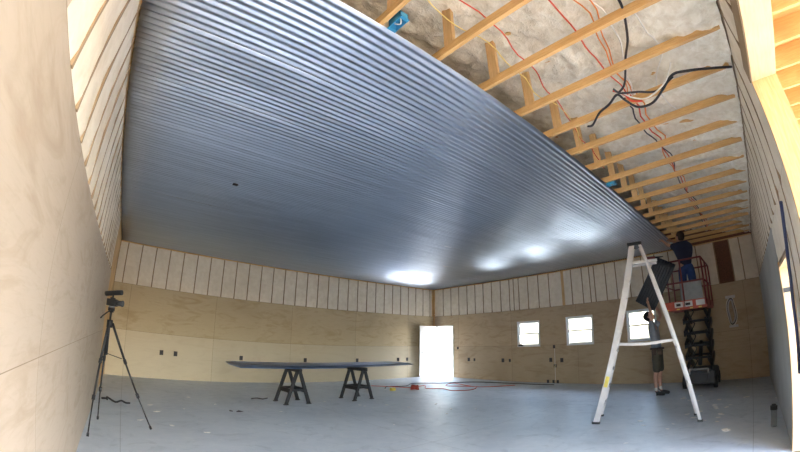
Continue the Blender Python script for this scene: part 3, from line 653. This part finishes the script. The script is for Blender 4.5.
bm = B(); bm_tube(bm, [(-0.62, -0.22, 0.47), (-0.62, 0.22, 0.47)], 0.018, 8); bm_tube(bm, [(-0.62, -0.22, 0.47), (-0.58, -0.22, 0.36)], 0.018); bm_tube(bm, [(-0.62, 0.22, 0.47), (-0.58, 0.22, 0.36)], 0.018); lk('tow_bar', bm, 'alu')
LV = 5; z0, z1 = 0.44, 1.86; dz = (z1 - z0) / LV
for k in range(LV):
    a, b_ = z0 + dz * k, z0 + dz * (k + 1)
    for sy in (-1, 1):
        bm = B(); bm_bar(bm, (-0.50, sy * 0.29, a), (0.50, sy * 0.29, b_), 0.04, 0.13, (0, 0, 1)); lk('scissor_arm', bm, 'dark_metal')
        bm = B(); bm_bar(bm, (-0.50, sy * 0.23, b_), (0.50, sy * 0.23, a), 0.04, 0.13, (0, 0, 1)); lk('scissor_arm', bm, 'dark_metal')
    for xx in (-0.5, 0.5):
        bm = B(); bm_tube(bm, [(xx, -0.30, b_), (xx, 0.30, b_)], 0.028, 10); lk('cross_tube', bm, 'dark_metal')
    bm = B(); bm_tube(bm, spline([(-0.53, 0.16, a), (-0.60, 0.10, a + dz * .3), (-0.60, 0.02, a + dz * .8), (-0.56, 0.14, a + dz * 1.05)], 5), 0.014, 6); lk('hydraulic_hose', bm, 'black_plastic')
bm = B(); bm_tube(bm, [(-0.3, 0, 0.55), (0.3, 0, 1.05)], 0.05, 12); lk('hydraulic_cylinder', bm, 'dark_metal')
# platform
px0, px1, py0, py1, pz = -1.13, 0.62, -0.36, 0.62, 1.90
bm = B(); bm_box(bm, (px0, py0, pz - 0.05), (px1, py1, pz)); bm_box(bm, (px0 - 0.012, py0, pz - 0.06), (px0, py1, pz + 0.14)); bm_box(bm, (px0, py0 - 0.01, pz - 0.04), (px1, py0, pz + 0.13)); bm_box(bm, (px0, py1, pz - 0.04), (px1, py1 + 0.01, pz + 0.13)); pf = lk('platform', bm, 'red_paint')
for y0_, y1_ in ((-0.05, 0.15), (0.17, 0.36)):
    bm = B(); bm_box(bm, (px0 - 0.016, y0_, pz - 0.0), (px0 - 0.0125, y1_, pz + 0.12)); link('decal', bm, 'decal', pf)
    bm = B(); bm_box(bm, (px0 - 0.019, y0_ + 0.05, pz + 0.03), (px0 - 0.0165, y1_ - 0.04, pz + 0.085)); link('decal', bm, 'black_plastic', pf)
bm = B(); bm_box(bm, (px0 - 0.016, -0.33, pz - 0.0), (px0 - 0.0125, -0.13, pz + 0.12)); link('decal', bm, 'decal', pf)
for y_ in (-0.25, -0.05, 0.25, 0.5):
    bm = B(); bm_box(bm, (px0 - 0.018, y_, pz - 0.05), (px0 - 0.0125, y_ + 0.07, pz - 0.025)); link('decal', bm, 'yellow', pf)
for xx, yy in ((px0, py0), (px0, py1), (px1, py0), (px1, py1), ((px0 + px1) / 2, py0), ((px0 + px1) / 2, py1), (px0, 0.13)):
    bm = B(); bm_tube(bm, [(xx, yy, pz), (xx, yy, pz + 1.05)], 0.02, 8); lk('guard_post', bm, 'rail_red')
for z_ in (pz + 0.55, pz + 1.05):
    bm = B(); bm_tube(bm, [(px0, py0, z_), (px1, py0, z_), (px1, py1, z_), (px0, py1, z_), (px0, py0, z_)], 0.02, 8); lk('guard_rail', bm, 'rail_red')
bm = B(); bm_box(bm, (px0 + 0.03, -0.30, pz + 0.14), (px0 + 0.06, 0.20, pz + 0.54)); bm_tube(bm, [(px0 + 0.02, -0.22, pz + .48), (px0 + 0.03, -0.22, pz + .48)], 0.03, 10, 0); lk('kick_panel', bm, 'grey_panel')
bm = B(); bm_box(bm, (px0 - 0.03, 0.42, pz + 0.75), (px0 + 0.15, 0.60, pz + 1.0)); bm_tube(bm, [(px0 + .06, .5, pz + 1.0), (px0 + .06, .5, pz + 1.08)], 0.015); lk('control_box', bm, 'rail_red', bevel=0.01)

# ---- cord coil hung on end wall
t = thing('cord_coil', 'pale coiled cord hanging on the end wall right of the lift', 'cord', (BX - 0.03, 0.38, 1.7))
for k, (mt, rr) in enumerate((('wire_white', 0.0), ('black_plastic', 0.02), ('alu', 0.035))):
    bm = B(); pts = [(-0.02 * k, (0.11 - rr) * math.cos(a) + 0.012 * math.sin(3 * a), (0.36 - rr * 2) * math.sin(a)) for a in [j * math.pi / 12 for j in range(25)]]
    bm_tube(bm, pts, 0.020, 6); link('cord_loop', bm, mt, t)
bm = B(); bm_box(bm, (-0.03, -0.13, 0.33), (0.02, 0.12, 0.40)); link('wrap', bm, 'decal', t)
bm = B(); bm_box(bm, (-0.03, -0.13, -0.40), (0.02, 0.10, -0.34)); link('wrap', bm, 'decal', t)

# ---- sheet being handed up
o = sheet('metal_sheet', 1.15, 0.56, 'osb', 8); o.data.materials[0] = M['dark_metal']
p0, p1 = V((9.20, 2.20, 2.09)), V((9.22, 1.66, 2.93)); d = (p1 - p0).normalized(); s_ = V((0.25, 0.83, 0.5)); s_ = (s_ - d * s_.dot(d)).normalized(); n_ = d.cross(s_)
o.matrix_world = Matrix((d, s_, n_)).transposed().to_4x4(); o.location = (p0 + p1) / 2
tag(o, 'dark corrugated metal sheet end held up slantwise between worker and lift', 'metal sheet')

# ------------------------------------------------------------------ people
def skin(name, verts, edges, mat, parent=None, root=0, sub=2, loc=None):
    me = bpy.data.meshes.new(name); me.from_pydata([v_[0] for v_ in verts], edges, [])
    o = bpy.data.objects.new(name, me); COL.objects.link(o)
    md = o.modifiers.new('Skin', 'SKIN'); md.use_smooth_shade = True
    for i, v_ in enumerate(verts):
        r_ = v_[1]; me.skin_vertices[0].data[i].radius = (r_, r_) if isinstance(r_, (int, float)) else r_
        me.skin_vertices[0].data[i].use_root = (i == root)
    sd = o.modifiers.new('Sub', 'SUBSURF'); sd.levels = sub; sd.render_levels = sub
    dg = bpy.context.evaluated_depsgraph_get(); me2 = bpy.data.meshes.new_from_object(o.evaluated_get(dg))
    o.modifiers.clear(); o.data = me2; me2.name = name; me2.materials.clear(); me2.materials.append(M[mat])
    for p in me2.polygons: p.use_smooth = True
    if parent: o.parent = parent
    return o
def blob(bm, c, r, rot=None, seg=16):
    m_ = Matrix.Translation(V(c)) @ (rot or Matrix()) @ Matrix.Diagonal((*r, 1))
    bmesh.ops.create_uvsphere(bm, u_segments=seg, v_segments=seg // 2 + 2, radius=1, matrix=m_)
def person(J, fwd, label, shirt, pants, legcover, sleeve, headgear, loc, look):
    """J: joints in local metres. fwd: unit facing direction"""
    t = thing('person', label, 'person', loc)
    side = V((fwd.y, -fwd.x, 0))        # person's right
    P_ = [(J['pelvis'], 0.095), (J['belly'], 0.09), (J['chest'], 0.095), (J['neck'] - V((0, 0, 0.02)), 0.052), (J['head'] - (J['head'] - J['neck']) * 0.25, 0.055)]
    E_ = [(0, 1), (1, 2), (2, 3), (3, 4)]
    hd = (J['head'] - J['neck']).normalized()
    for s in ('l', 'r'):
        b = len(P_); P_ += [(J['hip' + s], 0.07), (J['knee' + s], 0.055), (J['calf' + s], 0.052), (J['ank' + s], 0.036), (J['ank' + s] - V((0, 0, 0.04)) + fwd * 0.05, 0.036), (J['ank' + s] - V((0, 0, 0.05)) + fwd * 0.15, 0.03)]
        E_ += [(0, b), (b, b + 1), (b + 1, b + 2), (b + 2, b + 3), (b + 3, b + 4), (b + 4, b + 5)]
        b = len(P_); P_ += [(J['sho' + s], 0.046), (J['elb' + s], 0.04), (J['wri' + s], 0.026)]
        E_ += [(2, b), (b, b + 1), (b + 1, b + 2)]
        hdir = (J['wri' + s] - J['elb' + s]).normalized(); pal = J['wri' + s] + hdir * 0.08
        P_.append((J['wri' + s] + hdir * 0.04, (0.036, 0.018))); P_.append((pal, (0.038, 0.018))); E_ += [(b + 2, b + 3), (b + 3, b + 4)]
    body = skin('body', P_, E_, 'skin', t)
    # fingers joined into the body mesh
    bm = B(); bm.from_mesh(body.data)
    for s in ('l', 'r'):
        hdir = (J['wri' + s] - J['elb' + s]).normalized(); acr = hdir.cross(fwd if abs(hdir.dot(fwd)) < 0.9 else V((0, 0, 1))).normalized(); crl = hdir.cross(acr)
        crl = crl if crl.dot(fwd) > 0 else -crl
        k0 = J['wri' + s] + hdir * 0.07
        for i, L in enumerate((0.070, 0.080, 0.075, 0.058)):
            a = k0 + acr * (i - 1.5) * 0.019
            bm_tube(bm, [a, a + hdir * L * 0.5 + crl * 0.006, a + hdir * L * 0.8 + crl * 0.024, a + hdir * L * 0.92 + crl * 0.042], 0.009, 6, r2=0.007)
        a = J['wri' + s] + hdir * 0.03 + acr * 0.025
        bm_tube(bm, [a, a + hdir * 0.03 + acr * 0.025 + crl * .01, a + hdir * 0.055 + acr * 0.03 + crl * 0.03], 0.011, 6, r2=0.008)
    # head: skull, jaw, nose, ears, brow
    H = J['head']; R_ = look.to_track_quat('Y', 'Z').to_matrix().to_4x4()
    blob(bm, H + V((0, 0, 0.02)), (0.075, 0.095, 0.10), R_, 20)
    hp = lambda x, y, z: H + R_.to_3x3() @ V((x, y, z))
    blob(bm, hp(0, 0.025, -0.055), (0.055, 0.062, 0.06), R_); blob(bm, hp(0, 0.098, -0.02), (0.013, 0.022, 0.022), R_, 8)
    blob(bm, hp(0, 0.082, -0.062), (0.024, 0.010, 0.008), R_, 8); blob(bm, hp(0, 0.078, 0.035), (0.05, 0.015, 0.012), R_, 8)
    for sx in (-1, 1): blob(bm, hp(sx * 0.076, -0.005, -0.005), (0.010, 0.018, 0.030), R_, 8)
    for p in bm.faces: p.smooth = True
    bm.to_mesh(body.data); bm.free()
    for sx in (-1, 1):
        bm = B(); blob(bm, hp(sx * 0.030, 0.086, 0.012), (0.011, 0.006, 0.007), R_, 8); link('eye', bm, 'black_plastic', t, smooth=True)
    # shirt
    P_ = [(J['pelvis'] - V((0, 0, 0.06)), (0.162, 0.13)), (J['belly'], (0.15, 0.115)), (J['chest'], (0.172, 0.125)), (J['neck'] - hd * 0.03, 0.075)]; E_ = [(0, 1), (1, 2), (2, 3)]
    for s in ('l', 'r'):
        b = len(P_); P_ += [(J['sho' + s], 0.082), (J['sho' + s].lerp(J['elb' + s], sleeve), 0.062)]; E_ += [(2, b), (b, b + 1)]
    skin('shirt', P_, E_, shirt, t, 0)
    P_ = [(J['pelvis'] + V((0, 0, 0.07)), (0.135, 0.118)), (J['pelvis'] - V((0, 0, 0.03)), (0.15, 0.12))]; E_ = [(0, 1)]
    for s in ('l', 'r'):
        b = len(P_); P_ += [(J['hip' + s] - V((0, 0, 0.03)), 0.108), (J['knee' + s] - V((0, 0, 0.05 if legcover < 1 else 0.0)), 0.088)]; E_ += [(1, b), (b, b + 1)]
        if legcover >= 1:
            P_ += [(J['calf' + s], 0.075), (J['ank' + s] + V((0, 0, 0.02)), 0.062)]; E_ += [(b + 1, b + 2), (b + 2, b + 3)]
    skin('shorts' if legcover < 1 else 'jeans', P_, E_, pants, t, 0)
    for s in ('l', 'r'):
        A_ = J['ank' + s]
        skin('shoe', [(A_ - V((0, 0, 0.035)) - fwd * 0.035, 0.048), (A_ - V((0, 0, 0.038)) + fwd * 0.06, 0.048), (A_ - V((0, 0, 0.048)) + fwd * 0.15, 0.042), (A_ - V((0, 0, 0.055)) + fwd * 0.20, 0.030), (A_ + V((0, 0, 0.02)), 0.046)], [(0, 1), (1, 2), (2, 3), (0, 4)], 'shoe', t)
        if legcover < 1: skin('sock', [(A_, 0.045), (A_ + V((0, 0, 0.05)), 0.044), (A_ + V((0, 0, 0.11)), 0.046)], [(0, 1), (1, 2)], 'sock', t)
    bm = B()
    if headgear == 'cap':
        blob(bm, hp(0, -0.008, 0.055), (0.084, 0.104, 0.088), R_, 20)
        blob(bm, hp(0, 0.115, 0.045), (0.06, 0.07, 0.010), R_, 14); blob(bm, hp(0, -0.05, 0.0), (0.076, 0.062, 0.08), R_, 14); link('cap', bm, 'cap', t, smooth=True)
    else:
        blob(bm, hp(0, -0.015, 0.045), (0.084, 0.100, 0.092), R_, 20); blob(bm, hp(0, -0.045, 0.0), (0.079, 0.068, 0.085), R_, 14); link('hair', bm, 'hair', t, smooth=True)
    return t
# worker on the floor, facing -Y, leaning back and reaching up
f = V((0, -1, 0)); r = V((-1, 0, 0))
J = dict(pelvis=V((0, 0.0, 0.98)), belly=V((0, 0.02, 1.12)), chest=V((0, 0.04, 1.36)), neck=V((0, 0.075, 1.51)), head=V((0, 0.115, 1.67)),
         hipl=V((0.095, 0, 0.92)), hipr=V((-0.095, 0, 0.92)), kneel=V((0.11, -0.03, 0.52)), kneer=V((-0.10, 0.01, 0.52)), calfl=V((0.11, -0.0, 0.38)), calfr=V((-0.10, 0.04, 0.38)),
         ankl=V((0.11, -0.02, 0.09)), ankr=V((-0.10, 0.04, 0.09)),
         shol=V((0.19, 0.05, 1.43)), shor=V((-0.19, 0.05, 1.43)), elbl=V((0.20, -0.10, 1.68)), elbr=V((-0.18, 0.02, 1.70)), wril=V((0.12, 0.0, 1.93)), wrir=V((-0.06, 0.10, 1.95)))
p1 = person(J, f, 'person in grey t-shirt, dark shorts and black cap standing behind the stepladder', 'grey_shirt', 'olive_shorts', 0.5, 0.6, 'cap', (9.18, 2.03, 0), V((0, -0.55, 0.8)))
p1.scale = (1.06, 1.06, 1.06)
bm = B()
pts = [(0.150 * math.cos(a), 0.135 * math.sin(a), 0.985) for a in [j * math.pi / 10 for j in range(21)]]
bm_tube(bm, pts, 0.022, 6); tb = link('tool_belt', bm, 'leather', p1)
for a, dx, dy in ((-0.19, 0, 0.03), (-0.17, 0, -0.10), (0.19, 0, 0.0)):
    bm = B(); bm_box(bm, (a - 0.03, dy - 0.045, 0.86), (a + 0.03, dy + 0.045, 0.99)); link('pouch', bm, 'leather', tb, bevel=0.012)
# worker on the lift, facing +Y/up
f = V((0.88, 0.47, 0)).normalized()
J = dict(pelvis=V((0, 0, 0.88)), belly=V((-0.01, 0.0, 1.0)), chest=V((-0.01, 0.0, 1.23)), neck=V((0, 0.01, 1.38)), head=V((0.0, 0.03, 1.50)),
         hipl=V((-0.04, 0.085, 0.83)), hipr=V((0.04, -0.085, 0.83)), kneel=V((-0.01, 0.11, 0.47)), kneer=V((0.06, -0.10, 0.47)), calfl=V((-0.03, 0.11, 0.34)), calfr=V((0.04, -0.11, 0.34)),
         ankl=V((-0.03, 0.11, 0.09)), ankr=V((0.04, -0.11, 0.09)),
         shol=V((-0.06, 0.175, 1.31)), shor=V((0.06, -0.165, 1.31)), elbl=V((0.0, 0.33, 1.39)), elbr=V((0.20, 0.02, 1.36)), wril=V((0.05, 0.42, 1.50)), wrir=V((0.20, 0.24, 1.49)))
p2 = person(J, f, 'person in navy t-shirt and blue jeans standing on the lift platform', 'navy_shirt', 'jeans', 1.0, 0.6, 'hair', (9.52, 1.22, 1.90), V((0.55, 0.7, 0.3)))
p2.scale = (1.08, 1.08, 1.08)

# ------------------------------------------------------------------ scraps on the floor
rs = random.Random(11)
def scrap(x, y, s, label, group, mat='crumb'):
    bm = B(); bmesh.ops.create_icosphere(bm, subdivisions=1, radius=s)
    for v_ in bm.verts:
        v_.co.x *= rs.uniform(0.8, 2.6); v_.co.y *= rs.uniform(0.6, 1.5); v_.co.z = (v_.co.z + s) * 0.28 * rs.uniform(0.7, 1.2)
    o = link('foam_scrap', bm, mat); o.location = (x, y, 0.0); o.rotation_euler = (0, 0, rs.uniform(0, 3))
    lo = min(v_.co.z for v_ in o.data.vertices); o.location.z = -lo
    tag(o, label, 'scrap', group)
for x, y, s in ((6.03, 0.39, .05), (5.2, 1.6, .02), (6.4, 1.2, .02)):
    scrap(x, y, s, 'pale foam scrap lying on the floor in front of the stepladder feet', 'foam scraps in front of the stepladder')
for k in range(34):
    scrap(rs.gauss(8.0, 1.0), rs.gauss(0.75, 0.42), rs.uniform(0.022, 0.045), 'pale foam crumb on the floor between the stepladder and scissor lift', 'foam crumbs below the lift')
for k in range(18):
    scrap(rs.uniform(1.0, 7.0), rs.uniform(5.0, 9.0), rs.uniform(0.016, 0.034), 'small pale scrap on the open concrete floor around the sawhorses', 'scraps around the sawhorses')
for x, y in ((0.52, 7.5), (0.6, 6.95), (0.3, 6.3), (0.75, 6.0), (1.2, 5.6)):
    scrap(x, y, 0.03, 'pale scrap on the floor by the tripod feet', 'scraps by the tripod')
for x, y, s in ((2.1, 7.02, .05), (1.95, 7.1, .03)):
    scrap(x, y, s, 'dark scrap on the floor left of the near sawhorse', 'dark scraps by the sawhorse', 'box_dark')
t = cable('short_cord', [(2.75, 8.35, .012), (2.9, 8.42, .012), (3.0, 8.3, .012), (3.15, 8.4, .012)], 0.014, 'box_dark', 'short dark cord piece on the floor behind the left sawhorse', 'cord')

# ------------------------------------------------------------------ light
W = bpy.data.worlds.new('World'); S.world = W; W.use_nodes = True; nt = W.node_tree; bg = nt.nodes['Background']
sky = nt.nodes.new('ShaderNodeTexSky'); sky.sky_type = 'NISHITA'; sky.sun_disc = False; sky.sun_elevation = math.radians(50); sky.sun_rotation = math.radians(150)
sky.air_density = 1.2; sky.dust_density = 3.0
nt.links.new(sky.outputs[0], bg.inputs[0]); bg.inputs[1].default_value = 0.5
sd = bpy.data.lights.new('Sun', 'SUN'); sd.energy = 5.5; sd.angle = 0.01; sd.color = (1.0, 0.95, 0.88)
so = bpy.data.objects.new('Sun', sd); COL.objects.link(so)
so.rotation_euler = V((-0.35, 0.35, -0.9)).to_track_quat('-Z', 'Y').to_euler()
def portal(loc, sx, sy, direction):
    l = bpy.data.lights.new('Portal', 'AREA'); l.shape = 'RECTANGLE'; l.size = sx; l.size_y = sy; l.cycles.is_portal = True
    o = bpy.data.objects.new('Portal', l); COL.objects.link(o); o.location = loc
    o.rotation_euler = V(direction).to_track_quat('-Z', 'Z').to_euler()
portal(((HX - 0.25) / 2, RY - T - 0.05, HZ / 2), HX + 0.25, HZ, (0, 1, 0))
portal((4.5, RY - T - 0.05, 1.0), 1.0, 2.0, (0, 1, 0))
portal((BX + T + 0.05, 10.48, 1.02), 0.9, 2.05, (-1, 0, 0))
for a0, a1, z0, z1 in WINS: portal((BX + T + 0.05, (a0 + a1) / 2, (z0 + z1) / 2), a1 - a0, z1 - z0, (-1, 0, 0))

# ------------------------------------------------------------------ camera: wide action-camera lens (fisheye polynomial)
cd = bpy.data.cameras.new('Camera'); co = bpy.data.objects.new('Camera', cd); COL.objects.link(co); S.camera = co
cd.type = 'PANO'; cd.panorama_type = 'FISHEYE_LENS_POLYNOMIAL'; cd.sensor_width = 36; cd.sensor_fit = 'HORIZONTAL'; cd.fisheye_fov = math.pi
A_ = 400 / 371.481355; K1, K2 = -8.54100472e-02, 1.97023733e-02
cd.fisheye_polynomial_k0 = 0; cd.fisheye_polynomial_k1 = -A_ / 18; cd.fisheye_polynomial_k2 = 0
cd.fisheye_polynomial_k3 = -A_ * K1 / 18 ** 3; cd.fisheye_polynomial_k4 = -A_ * K2 / 18 ** 4
cd.clip_start = 0.02
yaw, pitch, roll = 0.876959661, 0.302105666, 0.0141563851
Fv = V((math.cos(pitch) * math.cos(yaw), math.cos(pitch) * math.sin(yaw), math.sin(pitch)))
Rv = V((math.sin(yaw), -math.cos(yaw), 0)); Uv = Rv.cross(Fv)
c_, s_ = math.cos(roll), math.sin(roll)
co.matrix_world = Matrix.Translation((0, 0, 1.5)) @ Matrix((c_ * Rv + s_ * Uv, -s_ * Rv + c_ * Uv, -Fv)).transposed().to_4x4()

S.view_settings.view_transform = 'Standard'; S.view_settings.look = 'None'; S.view_settings.gamma = 1; S.view_settings.use_curve_mapping = False
S.view_settings.exposure = 2.95
S.cycles.max_bounces = 12; S.cycles.diffuse_bounces = 8; S.cycles.glossy_bounces = 6; S.cycles.transparent_max_bounces = 8
S.cycles.use_denoising = True; S.cycles.sample_clamp_indirect = 8
